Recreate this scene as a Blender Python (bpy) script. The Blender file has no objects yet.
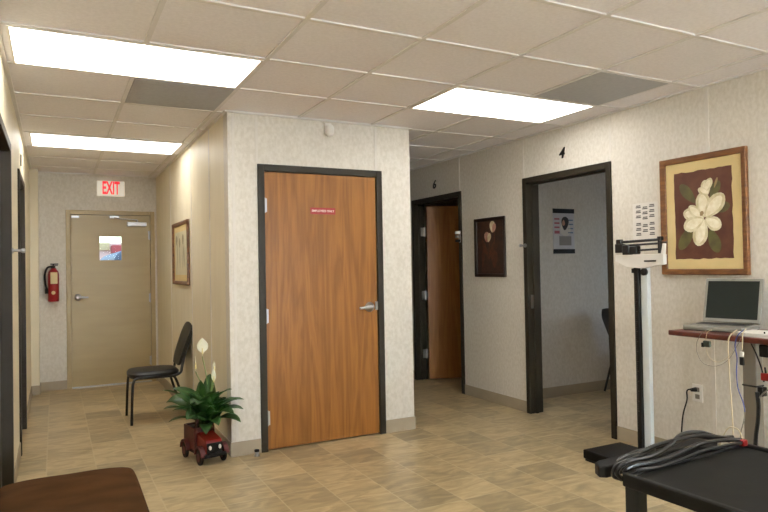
import bpy, math, random
from mathutils import Vector, Matrix
random.seed(7)
PI=math.pi
C=bpy.context.scene.collection

# ------------------------------------------------------------------ camera numbers
F,YAW,PITCH,ROLL,EYE=632.72,-0.4802,0.0157,-0.018,1.331
def ray(u,v):
    a=(u-384)/F;b=(v-256)/F
    c,s=math.cos(ROLL),math.sin(ROLL)
    x=c*a+s*b;y=-s*a+c*b
    d,z2=1.0,-y
    c,s=math.cos(PITCH),math.sin(PITCH)
    y_=c*d-s*z2;z=s*d+c*z2
    c,s=math.cos(-YAW),math.sin(-YAW)
    return Vector((c*x+s*y_,-s*x+c*y_,z))
def onX(u,v,X):
    r=ray(u,v);t=X/r.x;return Vector((X,r.y*t,EYE+r.z*t))

# ------------------------------------------------------------------ materials
def nmat(name):
    m=bpy.data.materials.new(name);m.use_nodes=True
    nt=m.node_tree;return m,nt,nt.nodes['Principled BSDF']
def srgb(c):
    return tuple(((x/255)/12.92 if x/255<=.04045 else ((x/255+.055)/1.055)**2.4) for x in c)+(1,)
def mat(name,c,rough=.6,metal=0,c2=None,scale=8,stretch=(1,1,1),detail=4,bump=0,bscale=60,lo=.35,hi=.65,emit=None,es=0,spec=.5):
    m,nt,b=nmat(name);N=nt.nodes;L=nt.links
    b.inputs['Roughness'].default_value=rough;b.inputs['Metallic'].default_value=metal
    b.inputs['Specular IOR Level'].default_value=spec
    c=srgb(c)
    b.inputs['Base Color'].default_value=c
    tc=N.new('ShaderNodeTexCoord');mp=N.new('ShaderNodeMapping');mp.inputs['Scale'].default_value=stretch
    L.new(tc.outputs['Object'],mp.inputs['Vector'])
    no=N.new('ShaderNodeTexNoise');no.inputs['Scale'].default_value=scale;no.inputs['Detail'].default_value=detail
    L.new(mp.outputs[0],no.inputs['Vector'])
    if c2 is None: c2=tuple(x*.92 for x in c[:3])+(1,)
    else: c2=srgb(c2)
    cr=N.new('ShaderNodeValToRGB');cr.color_ramp.elements[0].position=lo;cr.color_ramp.elements[1].position=hi
    cr.color_ramp.elements[0].color=c;cr.color_ramp.elements[1].color=c2
    L.new(no.outputs['Fac'],cr.inputs[0]);L.new(cr.outputs[0],b.inputs['Base Color'])
    if bump:
        n2=N.new('ShaderNodeTexNoise');n2.inputs['Scale'].default_value=bscale;n2.inputs['Detail'].default_value=3
        L.new(tc.outputs['Object'],n2.inputs['Vector'])
        bp=N.new('ShaderNodeBump');bp.inputs['Strength'].default_value=bump;bp.inputs['Distance'].default_value=.003
        L.new(n2.outputs['Fac'],bp.inputs['Height']);L.new(bp.outputs[0],b.inputs['Normal'])
    if emit:
        b.inputs['Emission Color'].default_value=srgb(emit);b.inputs['Emission Strength'].default_value=es
    return m
M={}
M['wall']=mat('vinyl_wall',(219,214,205),.55,c2=(207,201,190),scale=48,stretch=(1,1,.7),detail=4,lo=.36,hi=.64,bump=.15,bscale=120)
M['wallplain']=mat('wall_panel_cream',(228,219,195),.5,c2=(222,213,188),scale=9,stretch=(1,1,.25),bump=.05)
M['batten']=mat('batten',(219,214,206),.5)
M['tile']=mat('ceiling_tile',(240,237,240),.9,c2=(233,230,233),scale=55,detail=6,bump=.25,bscale=140)
M['tbar']=mat('ceiling_tbar',(226,223,222),.5)
M['light']=mat('light_diffuser',(255,255,250),.4,emit=(255,252,246),es=7.0)
M['lframe']=mat('light_frame',(235,230,220),.4)
M['vent']=mat('vent_grey',(176,178,182),.55,c2=(168,170,175),scale=30)
M['ventdark']=mat('vent_holes',(105,103,100),.6)
M['frame']=mat('bronze_frame',(50,44,34),.5,c2=(43,38,29),scale=5,spec=.22)
M['base']=mat('vinyl_base',(165,152,130),.5,c2=(158,145,124))
M['tan']=mat('tan_paint',(176,158,117),.38,c2=(170,152,112),scale=4,stretch=(.4,1,3))
M['tanframe']=mat('tan_frame',(172,153,112),.4)
M['steel']=mat('brushed_steel',(190,190,192),.32,metal=1,c2=(175,175,178),scale=20,stretch=(8,1,1))
M['black']=mat('black_vinyl',(14,14,14),.45,c2=(19,19,18),scale=10)
M['blackmetal']=mat('black_metal',(13,13,14),.35,c2=(18,18,19))
M['cablejacket']=mat('cable_jacket',(10,10,11),.3,spec=.5)
M['blackplastic']=mat('black_plastic',(16,15,15),.55,c2=(21,20,19),scale=30,bump=.2,bscale=300,spec=.25)
M['tabletop']=mat('charcoal_top',(27,26,22),.65,c2=(20,19,17),scale=14,bump=.25,bscale=250,spec=.15)
M['white']=mat('white_plastic',(232,230,226),.45)
M['extred']=mat('extinguisher_red',(140,14,20),.3)
M['whitemetal']=mat('white_enamel',(214,222,226),.35)
M['red']=mat('red_paint',(132,16,14),.35,c2=(128,14,10))
M['dred']=mat('dark_red_paint',(88,24,18),.45,c2=(64,18,14),scale=14)
M['cream']=mat('cream_paper',(222,205,160),.7)
M['suede']=mat('brown_suede',(78,52,30),.95,c2=(64,42,23),scale=5,stretch=(1,2.4,1),bump=.4,bscale=400,spec=.05)
M['soil']=mat('soil',(50,35,24),.95,bump=.6)
M['leaf']=mat('lily_leaf',(30,66,26),.4,c2=(62,98,42),scale=9)
M['stem']=mat('lily_stem',(120,140,80),.5)
M['spathe']=mat('lily_spathe',(240,238,222),.5,c2=(228,230,205))
M['spadix']=mat('lily_spadix',(226,214,150),.6)
M['silver']=mat('laptop_silver',(140,138,130),.45,metal=.2)
M['screen']=mat('laptop_screen',(30,34,30),.45,spec=.2)
M['keys']=mat('laptop_keys',(34,34,36),.5)
M['board']=mat('mahogany_board',(92,38,24),.4,c2=(74,28,17),scale=6,stretch=(6,1,6))
M['taupe']=mat('taupe_metal',(118,110,97),.45)
M['beige']=mat('beige_cable',(196,182,150),.55)
M['blue']=mat('blue_cable',(50,66,130),.5)
M['greycable']=mat('grey_cable',(120,114,104),.55)
M['framewood']=mat('gilt_frame',(128,84,42),.4,c2=(96,58,28),scale=12,stretch=(1,1,4))
M['framedark']=mat('dark_wood_frame',(44,26,18),.35,c2=(30,18,13))
M['gold']=mat('gold_liner',(180,140,80),.4,metal=.5)
M['mat']=mat('picture_mat',(212,190,138),.8,c2=(206,184,132))
M['maroon']=mat('print_maroon',(84,48,36),.6,c2=(100,62,46),scale=10,spec=.3)
M['pleaf']=mat('print_leaf',(96,92,46),.6,c2=(76,70,40),scale=14)
M['petal']=mat('print_petal',(226,218,190),.6,c2=(196,184,140),scale=24)
M['petal2']=mat('print_petal_vein',(244,238,218),.6,c2=(226,216,186),scale=30)
M['petal3']=mat('print_petal_edge',(150,126,84),.6)
M['pdark']=mat('print_dark',(46,30,24),.5,c2=(66,40,26),scale=16)
M['prust']=mat('print_rust',(92,50,28),.5,c2=(62,38,24),scale=20)
M['ppink']=mat('print_pale_tulip',(196,160,140),.5,c2=(160,104,88),scale=20)
M['paper']=mat('white_paper',(226,222,216),.7)
M['ink']=mat('ink_dark',(62,58,60),.7)
M['poster']=mat('poster_pale',(205,203,208),.5)
M['pospink']=mat('poster_pink',(176,96,112),.6)
M['posblue']=mat('poster_blue',(96,122,150),.6)
M['posgrey']=mat('poster_grey',(140,134,128),.6)
M['skin']=mat('poster_skin',(196,150,126),.6)
M['hair']=mat('poster_hair',(40,28,26),.6)
M['signred']=mat('sign_red',(150,30,34),.4)
M['signtext']=mat('sign_text',(236,214,204),.5)
M['exitred']=mat('exit_red',(228,30,48),.4,emit=(255,30,50),es=.55)
M['exitface']=mat('exit_face',(236,232,222),.4,emit=(255,246,226),es=.3)
M['wood_far']=None
def wood(name,a,b_,rough=.38):
    m,nt,b=nmat(name);N=nt.nodes;L=nt.links
    tc=N.new('ShaderNodeTexCoord');mp=N.new('ShaderNodeMapping');mp.inputs['Scale'].default_value=(1,1,.07)
    L.new(tc.outputs['Object'],mp.inputs['Vector'])
    n1=N.new('ShaderNodeTexNoise');n1.inputs['Scale'].default_value=9;n1.inputs['Detail'].default_value=6;n1.inputs['Distortion'].default_value=.6
    n2=N.new('ShaderNodeTexNoise');n2.inputs['Scale'].default_value=60;n2.inputs['Detail'].default_value=3
    L.new(mp.outputs[0],n1.inputs['Vector']);L.new(mp.outputs[0],n2.inputs['Vector'])
    w=N.new('ShaderNodeMath');w.operation='MULTIPLY';w.inputs[1].default_value=5;L.new(n1.outputs['Fac'],w.inputs[0])
    fr=N.new('ShaderNodeMath');fr.operation='PINGPONG';fr.inputs[1].default_value=.5;L.new(w.outputs[0],fr.inputs[0])
    ad=N.new('ShaderNodeMath');ad.operation='ADD';L.new(fr.outputs[0],ad.inputs[0])
    m2=N.new('ShaderNodeMath');m2.operation='MULTIPLY';m2.inputs[1].default_value=.55;L.new(n2.outputs['Fac'],m2.inputs[0]);L.new(m2.outputs[0],ad.inputs[1])
    cr=N.new('ShaderNodeValToRGB');e=cr.color_ramp.elements
    e[0].position=.15;e[0].color=srgb(a);e[1].position=.95;e[1].color=srgb(b_)
    L.new(ad.outputs[0],cr.inputs[0]);L.new(cr.outputs[0],b.inputs['Base Color'])
    b.inputs['Roughness'].default_value=rough;b.inputs['Specular IOR Level'].default_value=.3
    return m
M['oak']=wood('oak_veneer',(150,99,44),(116,72,28))
M['darkoak']=wood('oak_veneer_deep',(158,106,54),(128,80,36))
# floor tiles
def floor_mat():
    m,nt,b=nmat('vinyl_tile_floor');N=nt.nodes;L=nt.links
    tc=N.new('ShaderNodeTexCoord');sep=N.new('ShaderNodeSeparateXYZ')
    mp=N.new('ShaderNodeMapping');mp.inputs['Location'].default_value=(.06/.3,-4.8/.3+40,0);mp.inputs['Scale'].default_value=(1/.3,1/.3,1)
    L.new(tc.outputs['Object'],mp.inputs['Vector']);L.new(mp.outputs[0],sep.inputs[0])
    def mth(op,a,b_=None,**k):
        n=N.new('ShaderNodeMath');n.operation=op
        for i,x in enumerate((a,b_)):
            if x is None: continue
            if isinstance(x,(int,float)): n.inputs[i].default_value=x
            else: L.new(x,n.inputs[i])
        return n.outputs[0]
    fx=mth('FLOOR',sep.outputs[0]);fy=mth('FLOOR',sep.outputs[1])
    cb=N.new('ShaderNodeCombineXYZ');L.new(fx,cb.inputs[0]);L.new(fy,cb.inputs[1])
    wn=N.new('ShaderNodeTexWhiteNoise');wn.noise_dimensions='2D';L.new(cb.outputs[0],wn.inputs['Vector'])
    # diagonal alternation of dark and light tiles
    par=mth('MODULO',mth('ADD',mth('ADD',fx,fy),200),3)
    par2=mth('LESS_THAN',par,.5)
    # swirling figure inside each tile, offset per tile
    sc=N.new('ShaderNodeVectorMath');sc.operation='SCALE';sc.inputs['Scale'].default_value=13
    L.new(wn.outputs['Color'],sc.inputs[0])
    stretch=N.new('ShaderNodeMapping');stretch.inputs['Scale'].default_value=(3.0,7.5,1)
    L.new(tc.outputs['Object'],stretch.inputs['Vector'])
    av=N.new('ShaderNodeVectorMath');av.operation='ADD';L.new(stretch.outputs[0],av.inputs[0]);L.new(sc.outputs[0],av.inputs[1])
    no=N.new('ShaderNodeTexNoise');no.inputs['Scale'].default_value=1.7;no.inputs['Detail'].default_value=8;no.inputs['Distortion'].default_value=1.3
    L.new(av.outputs[0],no.inputs['Vector'])
    v=mth('ADD',mth('MULTIPLY',wn.outputs['Value'],.24),mth('MULTIPLY',no.outputs['Fac'],.95))
    v=mth('SUBTRACT',v,mth('MULTIPLY',par2,.07))
    cr=N.new('ShaderNodeValToRGB');e=cr.color_ramp.elements
    e[0].position=.36;e[0].color=srgb((142,127,98));e[1].position=.82;e[1].color=srgb((194,175,136))
    x=e.new(.57);x.color=srgb((168,149,113))
    L.new(v,cr.inputs[0])
    # fine joint
    dx=mth('PINGPONG',sep.outputs[0],.5);dy=mth('PINGPONG',sep.outputs[1],.5)
    # pingpong gives 0 at integer
    g=mth('MINIMUM',dx,dy);gl=mth('LESS_THAN',g,.014)
    mx=N.new('ShaderNodeMix');mx.data_type='RGBA';L.new(mth('MULTIPLY',gl,.55),mx.inputs['Factor'])
    L.new(cr.outputs[0],mx.inputs['A']);mx.inputs['B'].default_value=srgb((190,176,142))
    L.new(mx.outputs['Result'],b.inputs['Base Color'])
    b.inputs['Roughness'].default_value=.32
    b.inputs['Specular IOR Level'].default_value=.45
    bp=N.new('ShaderNodeBump');bp.inputs['Strength'].default_value=.12;bp.inputs['Distance'].default_value=.002
    L.new(no.outputs['Fac'],bp.inputs['Height']);L.new(bp.outputs[0],b.inputs['Normal'])
    return m
M['floor']=floor_mat()
def glass(name):
    m,nt,b=nmat(name);b.inputs['Transmission Weight'].default_value=1;b.inputs['Roughness'].default_value=.02
    b.inputs['Base Color'].default_value=(.95,.97,.96,1);b.inputs['IOR'].default_value=1.05
    return m
M['glass']=glass('clear_glass')

# ------------------------------------------------------------------ mesh builder
class MB:
    def __init__(s): s.v=[];s.f=[];s.m=[];s.cur=0
    def mat(s,i): s.cur=i;return s
    def add(s,vs,fs):
        o=len(s.v);s.v+=[tuple(x) for x in vs]
        for f in fs: s.f.append([o+i for i in f]);s.m.append(s.cur)
        return s
    def box(s,a,b,M_=None):
        x0,y0,z0=a;x1,y1,z1=b
        vs=[(x0,y0,z0),(x1,y0,z0),(x1,y1,z0),(x0,y1,z0),(x0,y0,z1),(x1,y0,z1),(x1,y1,z1),(x0,y1,z1)]
        if M_: vs=[M_@Vector(v) for v in vs]
        return s.add(vs,[(0,3,2,1),(4,5,6,7),(0,1,5,4),(1,2,6,5),(2,3,7,6),(3,0,4,7)])
    def cb(s,c,d,M_=None):
        return s.box(tuple(c[i]-d[i]/2 for i in range(3)),tuple(c[i]+d[i]/2 for i in range(3)),M_)
    def tube(s,pts,r,n=10,smooth=True):
        pts=[Vector(p) for p in pts];rs=r if isinstance(r,(list,tuple)) else [r]*len(pts)
        vs=[];prev=None
        for i,p in enumerate(pts):
            t=(pts[min(i+1,len(pts)-1)]-pts[max(i-1,0)]).normalized()
            if prev is None:
                a=Vector((0,0,1)) if abs(t.z)<.9 else Vector((1,0,0))
                nrm=t.cross(a).normalized()
            else: nrm=(prev-t*prev.dot(t)).normalized()
            prev=nrm;bn=t.cross(nrm)
            for k in range(n):
                A=2*PI*k/n;vs.append(p+(nrm*math.cos(A)+bn*math.sin(A))*rs[i])
        fs=[]
        for i in range(len(pts)-1):
            for k in range(n): fs.append((i*n+k,i*n+(k+1)%n,(i+1)*n+(k+1)%n,(i+1)*n+k))
        fs.append(tuple(range(n))[::-1]);fs.append(tuple((len(pts)-1)*n+k for k in range(n)))
        return s.add(vs,fs)
    def lathe(s,prof,n=24,c=(0,0,0),axis='z'):
        vs=[];c=Vector(c)
        for r,z in prof:
            for k in range(n):
                A=2*PI*k/n;p=(r*math.cos(A),r*math.sin(A),z)
                if axis=='y': p=(p[0],p[2],p[1])
                if axis=='x': p=(p[2],p[0],p[1])
                vs.append(c+Vector(p))
        fs=[]
        for i in range(len(prof)-1):
            for k in range(n): fs.append((i*n+k,i*n+(k+1)%n,(i+1)*n+(k+1)%n,(i+1)*n+k))
        fs.append(tuple(range(n))[::-1]);fs.append(tuple((len(prof)-1)*n+k for k in range(n)))
        return s.add(vs,fs)
    def prism(s,poly,a,b,axis='y'):
        # poly in the plane perpendicular to axis, extruded a..b
        def q(p,t): return {'y':(p[0],t,p[1]),'x':(t,p[0],p[1]),'z':(p[0],p[1],t)}[axis]
        n=len(poly);vs=[q(p,a) for p in poly]+[q(p,b) for p in poly]
        fs=[tuple(range(n))[::-1],tuple(range(n,2*n))]+[(i,(i+1)%n,n+(i+1)%n,n+i) for i in range(n)]
        return s.add(vs,fs)
    def build(s,name,mats,parent=None,bevel=0,seg=2,smooth=False,sub=0,loc=None):
        me=bpy.data.meshes.new(name);me.from_pydata(s.v,[],s.f)
        if not isinstance(mats,(list,tuple)): mats=[mats]
        for m in mats: me.materials.append(m)
        for p,i in zip(me.polygons,s.m): p.material_index=min(i,len(mats)-1)
        import bmesh
        bm=bmesh.new();bm.from_mesh(me);bmesh.ops.recalc_face_normals(bm,faces=bm.faces);bm.to_mesh(me);bm.free()
        if smooth:
            for p in me.polygons: p.use_smooth=True
            try: me.set_sharp_from_angle(angle=math.radians(40))
            except Exception: pass
        o=bpy.data.objects.new(name,me);C.objects.link(o)
        if parent: o.parent=parent
        if loc: o.location=loc
        if bevel:
            b=o.modifiers.new('bevel','BEVEL');b.width=bevel;b.segments=seg;b.limit_method='ANGLE'
            for p in me.polygons: p.use_smooth=True
            w=o.modifiers.new('wn','WEIGHTED_NORMAL');w.keep_sharp=True
        if sub:
            b=o.modifiers.new('sub','SUBSURF');b.levels=sub;b.render_levels=sub
        return o
def thing(name,label,cat,loc=(0,0,0),rz=0,group=None):
    o=bpy.data.objects.new(name,None);C.objects.link(o);o.location=loc;o.rotation_euler=(0,0,rz)
    o.empty_display_size=.1
    o['label']=label;o['category']=cat
    if group:o['group']=group
    return o
def tag(o,label,cat,group=None):
    o['label']=label;o['category']=cat
    if group:o['group']=group
    return o
def struct(o): o['kind']='structure';return o
def sempty(name,loc,rz=0):
    o=bpy.data.objects.new(name,None);C.objects.link(o);o.location=loc;o.rotation_euler=(0,0,rz);o['kind']='structure';return o
def text_mb(txt,size,shear=0,bold=0,sx=1.0,depth=.001):
    """text as an MB, centred, in local x/z plane, facing -y"""
    cu=bpy.data.curves.new('t','FONT');cu.body=txt;cu.size=size;cu.align_x='CENTER';cu.align_y='CENTER';cu.extrude=depth;cu.shear=shear;cu.offset=bold
    cu.resolution_u=3
    o=bpy.data.objects.new('t',cu);C.objects.link(o)
    bpy.context.view_layer.update()
    me=bpy.data.meshes.new_from_object(o.evaluated_get(bpy.context.evaluated_depsgraph_get()))
    mb=MB();mb.add([(v.co.x*sx,-v.co.z,v.co.y) for v in me.vertices],[tuple(p.vertices) for p in me.polygons])
    bpy.data.objects.remove(o);bpy.data.meshes.remove(me);bpy.data.curves.remove(cu)
    return mb
RW=-PI/2   # things on a wall that faces -X
LW=PI/2    # things on a wall that faces +X
def smooth_path(P,n=8):
    P=[Vector(p) for p in P];out=[]
    for i in range(len(P)-1):
        p0=P[max(i-1,0)];p1=P[i];p2=P[i+1];p3=P[min(i+2,len(P)-1)]
        for k in range(n):
            t=k/n
            out.append(.5*((2*p1)+(p2-p0)*t+(2*p0-5*p1+4*p2-p3)*t*t+(3*p1-p0-3*p2+p3)*t**3))
    out.append(P[-1]);return out

# ------------------------------------------------------------------ the shell
H=2.45;XW=3.73;XL=1.099;XR=2.591;YF=4.491;YE=8.05;X0=-.235;T=.12;YB=-3.0
FO=.05   # visible width of a steel door frame face
def wallY(name,y0,y1,x0,x1,holes,mt,ztop=H+.03):
    """wall running along x between faces y0,y1; holes=(xa,xb,za,zb)"""
    mb=MB();x=x0
    for xa,xb,za,zb in sorted(holes):
        if za==0: xa-=.025;xb+=.025;zb+=.025
        if xa>x: mb.box((x,y0,0),(xa,y1,ztop))
        if za>0: mb.box((xa,y0,0),(xb,y1,za))
        if zb<ztop: mb.box((xa,y0,zb),(xb,y1,ztop))
        x=xb
    if x<x1: mb.box((x,y0,0),(x1,y1,ztop))
    return struct(mb.build(name,mt))
def wallX(name,x0,x1,y0,y1,holes,mt,ztop=H+.03):
    mb=MB();y=y0
    for ya,yb,za,zb in sorted(holes):
        if za==0: ya-=.025;yb+=.025;zb+=.025
        if ya>y: mb.box((x0,y,0),(x1,ya,ztop))
        if za>0: mb.box((x0,ya,0),(x1,yb,za))
        if zb<ztop: mb.box((x0,ya,zb),(x1,yb,ztop))
        y=yb
    if y<y1: mb.box((x0,y,0),(x1,y1,ztop))
    return struct(mb.build(name,mt))
D2=(1.362,2.276);D4=(3.474,4.388);D6=(5.455,6.365);DE=(.165,1.025);DL1=(3.36,4.27);DL2=(5.36,6.2)
DH=2.04
struct(MB().box((-.5,YB-.2,-.1),(6.6,YE+.12,0)).build('floor',M['floor']))
ceil=MB()
ceil.box((-.5,YB-.2,H+.008),(6.6,YE+.12,H+.12))
struct(ceil.build('ceiling',M['tile']))
wallX('wall_right',XW,XW+T,YB,YE,[(D4[0],D4[1],0,DH),(D6[0],D6[1],0,DH)],M['wall'])
wallY('wall_employee_room_front',YF,YF+T,XL,XR,[(D2[0],D2[1],0,DH)],M['wall'])
wallX('wall_employee_room_left',XL,XL+T,YF+T,YE,[],M['wallplain'])
wallX('wall_employee_room_right',XR-T,XR,YF+T,YE,[],M['wall'])
wallY('wall_end',YE,YE+T,X0-T,6.52,[(DE[0],DE[1],0,1.985)],M['wall'])
wallX('wall_left',X0-T,X0,YB,YE,[(DL1[0],DL1[1],0,DH),(DL2[0],DL2[1],0,DH)],M['wallplain'])
struct(MB().box((X0,7.85,0),(-.155,YE,H+.03)).build('wall_left_return',M['wallplain']))
wallY('wall_back',YB-T,YB,X0-T,XW+T,[(.3,3.2,.85,2.15)],M['wall'])
# room behind door 4 and room behind door 6
wallY('wall_room_four_side',4.82,4.94,XW+T,6.4,[],M['wall'])
wallY('wall_room_four_near',1.9,2.02,XW+T,6.4,[],M['wall'])
wallX('wall_room_four_far',6.4,6.52,1.9,YE,[(2.7,4.2,.9,2.05)],M['wall'])
# window frames (outside the view)
def window(name,loc,rz,w,h):
    e=sempty(name,loc,rz)
    f=MB();t=.05
    f.box((-w/2,0,0),(-w/2+t,T,h)).box((w/2-t,0,0),(w/2,T,h)).box((-w/2+t,0,0),(w/2-t,T,t)).box((-w/2+t,0,h-t),(w/2-t,T,h)).box((-t/2,.02,t),(t/2,T-.02,h-t))
    f.build('window_frame',M['white'],e)
    MB().box((-w/2+t,T/2,t),(-t/2,T/2+.005,h-t)).box((t/2,T/2,t),(w/2-t,T/2+.005,h-t)).build('pane',M['glass'],e)
    MB().box((-w/2-.03,-.06,-.03),(w/2+.03,.0,0)).build('sill',M['white'],e)
window('window_1',(1.75,YB,.85),PI,2.9,1.3)  # invented window, out of view, for the daylight from behind
window('window_2',(6.4,3.45,.9),RW,1.5,1.15)

# ceiling grid (T-bars)
g=MB();w=.012
xs=[1.021+.61*i for i in range(-1,5)];ys=[2.676+.61*j for j in range(-9,9)]
ys_hall=[4.54+.615*j for j in range(6)]
ZB=H
def inside(x0,x1,y0,y1): return True
for x in xs:
    for (a,b) in ([(YB,YE)] if x<XL else ([(YB,YF)] if x<XR else [(YB,YE)])):
        g.box((x-w,a,ZB),(x+w,b,ZB+.01))
for y in ys:
    if y<YF: spans=[(X0,XW)]
    else: spans=[(XR,XW)]
    for a,b in spans: g.box((a,y-w,ZB+.0005),(b,y+w,ZB+.01))
for y in ys_hall: g.box((X0,y-w,ZB+.0005),(XL,y+w,ZB+.01))
struct(g.build('trim_1',M['tbar']))
# wall angle
a=MB();q=.022
a.box((X0,YB,H-.004),(X0+q,7.85,H+.01)).box((-.155,YE-q,H-.004),(XL,YE,H+.01)).box((XL-q,YF,H-.004),(XL,YE-q,H+.01))
a.box((XL-q,YF-q,H-.004),(XR+q,YF,H+.01)).box((XR,YF,H-.004),(XR+q,YE,H+.01)).box((XW-q,YB,H-.004),(XW,YE,H+.01))
struct(a.build('trim_2',M['tbar']))
# wall battens
tn=3
def batten(a,b):
    global tn
    struct(MB().box(a,b).build('trim_%d'%tn,M['batten']));tn+=1
for y in (4.43,5.44,):
    batten((XW-.004,y-.009,DH+.06),(XW,y+.009,H-.004))
for y in (2.63,1.4,.2,-1.0,-2.2): batten((XW-.003,y-.012,.1),(XW,y+.012,H-.004))
batten((XW-.003,3.43-.009,DH+.06),(XW,3.43+.009,H-.004))
batten((XL+.03,YF-.003,.1),(XL+.05,YF,H-.004));batten((2.27,YF-.003,DH+.06),(2.29,YF,H-.004));batten((1.30,YF-.003,DH+.06),(1.32,YF,H-.004))
for y in (5.1,5.86,7.0): batten((XL-.003,y-.012,.1),(XL,y+.012,H-.004))
# baseboards
bh=.102;bt=.008
def bb(name,segs):
    mb=MB()
    for s in segs: mb.box(*s)
    struct(mb.build(name,M['base'],bevel=.002))
bb('baseboard_right',[((XW-bt,YB,0),(XW,D4[0]-FO,bh)),((XW-bt,D4[1]+FO,0),(XW,D6[0]-FO,bh)),((XW-bt,D6[1]+FO,0),(XW,YE,bh))])
bb('baseboard_employee_room',[((XL-bt,YF-bt,0),(D2[0]-FO,YF,bh)),((D2[1]+FO,YF-bt,0),(XR+bt,YF,bh)),((XL-bt,YF,0),(XL,YE,bh)),((XR,YF,0),(XR+bt,YE,bh))])
bb('baseboard_end',[((-.155,YE-bt,0),(DE[0]-FO,YE,bh)),((DE[1]+FO,YE-bt,0),(XL-bt,YE,bh)),((XR+bt,YE-bt,0),(XW-bt,YE,bh))])
bb('baseboard_left',[((X0,YB,0),(X0+bt,DL1[0]-FO,bh)),((X0,DL1[1]+FO,0),(X0+bt,DL2[0]-FO,bh)),((X0,DL2[1]+FO,0),(X0+bt,7.85,bh)),((X0+bt,7.85-bt,0),(-.155,7.85,bh)),((-.155,7.85,0),(-.155+bt,YE,bh))])
bb('baseboard_room_four',[((XW+T,4.82-bt,0),(6.4,4.82,bh)),((6.4-bt,2.02,0),(6.4,4.82-bt,bh))])

# ------------------------------------------------------------------ doors
def frame_mb(w,h,t=T,fw=FO,p=.014,stop=.05):
    mb=MB()
    for s in (-1,1):
        xa,xb=sorted((s*w/2,s*(w/2+fw)))
        mb.box((xa,-p,0),(xb,t+p,h+fw))
        sa,sb=sorted((s*w/2,s*(w/2-.014)));mb.box((sa,stop,0),(sb,stop+.03,h))
    mb.box((-w/2,-p,h),(w/2,t+p,h+fw));mb.box((-w/2+.014,stop,h-.014),(w/2-.014,stop+.03,h))
    return mb
def lever(parent,x,z,d=-1,side=-1,name='handle'):
    mb=MB();mb.lathe([(.038,0),(.038,.01),(.034,.02),(.022,.028),(.016,.045),(.017,.055)],20,(0,0,0),'y')
    mb.v=[(a,-b,c) for a,b,c in mb.v]
    mb.tube(smooth_path([(0,-.046,0),(d*.03,-.05,0),(d*.07,-.052,-.002),(d*.105,-.05,-.004)],4),[.015]*3+[.013]*5+[.010]*5,10)
    if side>0: mb.v=[(a,-b,c) for a,b,c in mb.v]
    return mb.build(name,M['steel'],parent,smooth=True,loc=(x,0,z))
def hinge_at(parent,x,y,z,name='hinge'):
    mb=MB();mb.tube([(0,0,-.055),(0,0,.055)],.008,10);mb.box((-.02,.002,-.05),(.02,.005,.05))
    return mb.build(name,M['steel'],parent,smooth=True,loc=(x,y,z))
# door_1: end exit door (wall faces -Y)
we=DE[1]-DE[0];cx=(DE[0]+DE[1])/2;he=1.985
d1=sempty('door_1',(cx,YE,0))
frame_mb(we,he,T,.05,.012).build('door_frame',M['tanframe'],d1,bevel=.004)
L1=MB()
wx0,wx1,wz0,wz1=.465-cx,.705-cx,1.455,1.735
y0,y1=.012,.05
xa,xb=-we/2+.003,we/2-.003
L1.box((xa,y0,.012),(wx0,y1,he-.003)).box((wx1,y0,.012),(xb,y1,he-.003)).box((wx0,y0,.012),(wx1,y1,wz0)).box((wx0,y0,wz1),(wx1,y1,he-.003))
leaf=L1.build('door_leaf',M['tan'],d1)
r=MB();k=.016
r.box((wx0-k,y0-.008,wz0-k),(wx0,y0,wz1+k)).box((wx1,y0-.008,wz0-k),(wx1+k,y0,wz1+k)).box((wx0,y0-.008,wz0-k),(wx1,y0,wz0)).box((wx0,y0-.008,wz1),(wx1,y0,wz1+k))
r.build('window_trim',M['tan'],leaf)
MB().box((wx0,.028,wz0),(wx1,.032,wz1)).build('pane',M['glass'],leaf)
lever(d1,-we/2+.07,1.035,1)
MB().box((-.2,0,0),(.2,.0,0)) 
cl=MB();cl.box((.17,-.045,1.855),(.385,.01,1.905));cl.build('door_closer',M['steel'],d1,bevel=.006)
ar=MB();ar.tube([(.28,-.03,1.91),(.28,-.03,1.93)],.012);ar.tube([(.28,-.03,1.93),(.08,-.13,1.935),(.02,-.03,1.955)],.007);ar.box((-.02,-.05,1.945),(.08,-.012,1.972))
ar.build('closer_arm',M['steel'],d1,smooth=True)
MB().box((-we/2+.01,-.02,1.945),(-we/2+.09,.012,1.968)).build('latch_plate',M['steel'],d1)
th=MB();th.box((xa,-.03,0),(xb,.09,.011));th.build('threshold',M['steel'],d1,bevel=.003)
for z in (.25,1.0,1.75): hinge_at(d1,we/2-.002,.006,z)
# door_2: employees only (wall faces -Y)
w2=D2[1]-D2[0];c2=(D2[0]+D2[1])/2
d2=sempty('door_2',(c2,YF,0))
frame_mb(w2,DH).build('door_frame',M['frame'],d2,bevel=.003)
MB().box((-w2/2+.003,.004,.012),(w2/2-.003,.048,DH-.004)).build('door_leaf',M['oak'],d2)
lever(d2,w2/2-.075,1.01,-1)
MB().box((w2/2-.022,-.004,.985),(w2/2+.004,.005,1.05)).build('latch_plate',M['steel'],d2)
for z in (.24,.98,1.79): hinge_at(d2,-w2/2-.001,-.004,z)
sg=thing('door_sign','small red plastic EMPLOYEES ONLY sign stuck high on the closed oak door','sign',(1.822,YF+.004,1.758))
MB().box((-.102,-.003,-.025),(.102,0,.025)).build('plate',M['signred'],sg)
t=text_mb('EMPLOYEES ONLY',.0225,bold=.0002);t.v=[(a,b-.0035,c) for a,b,c in t.v];t.build('lettering',M['signtext'],sg)
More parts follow.
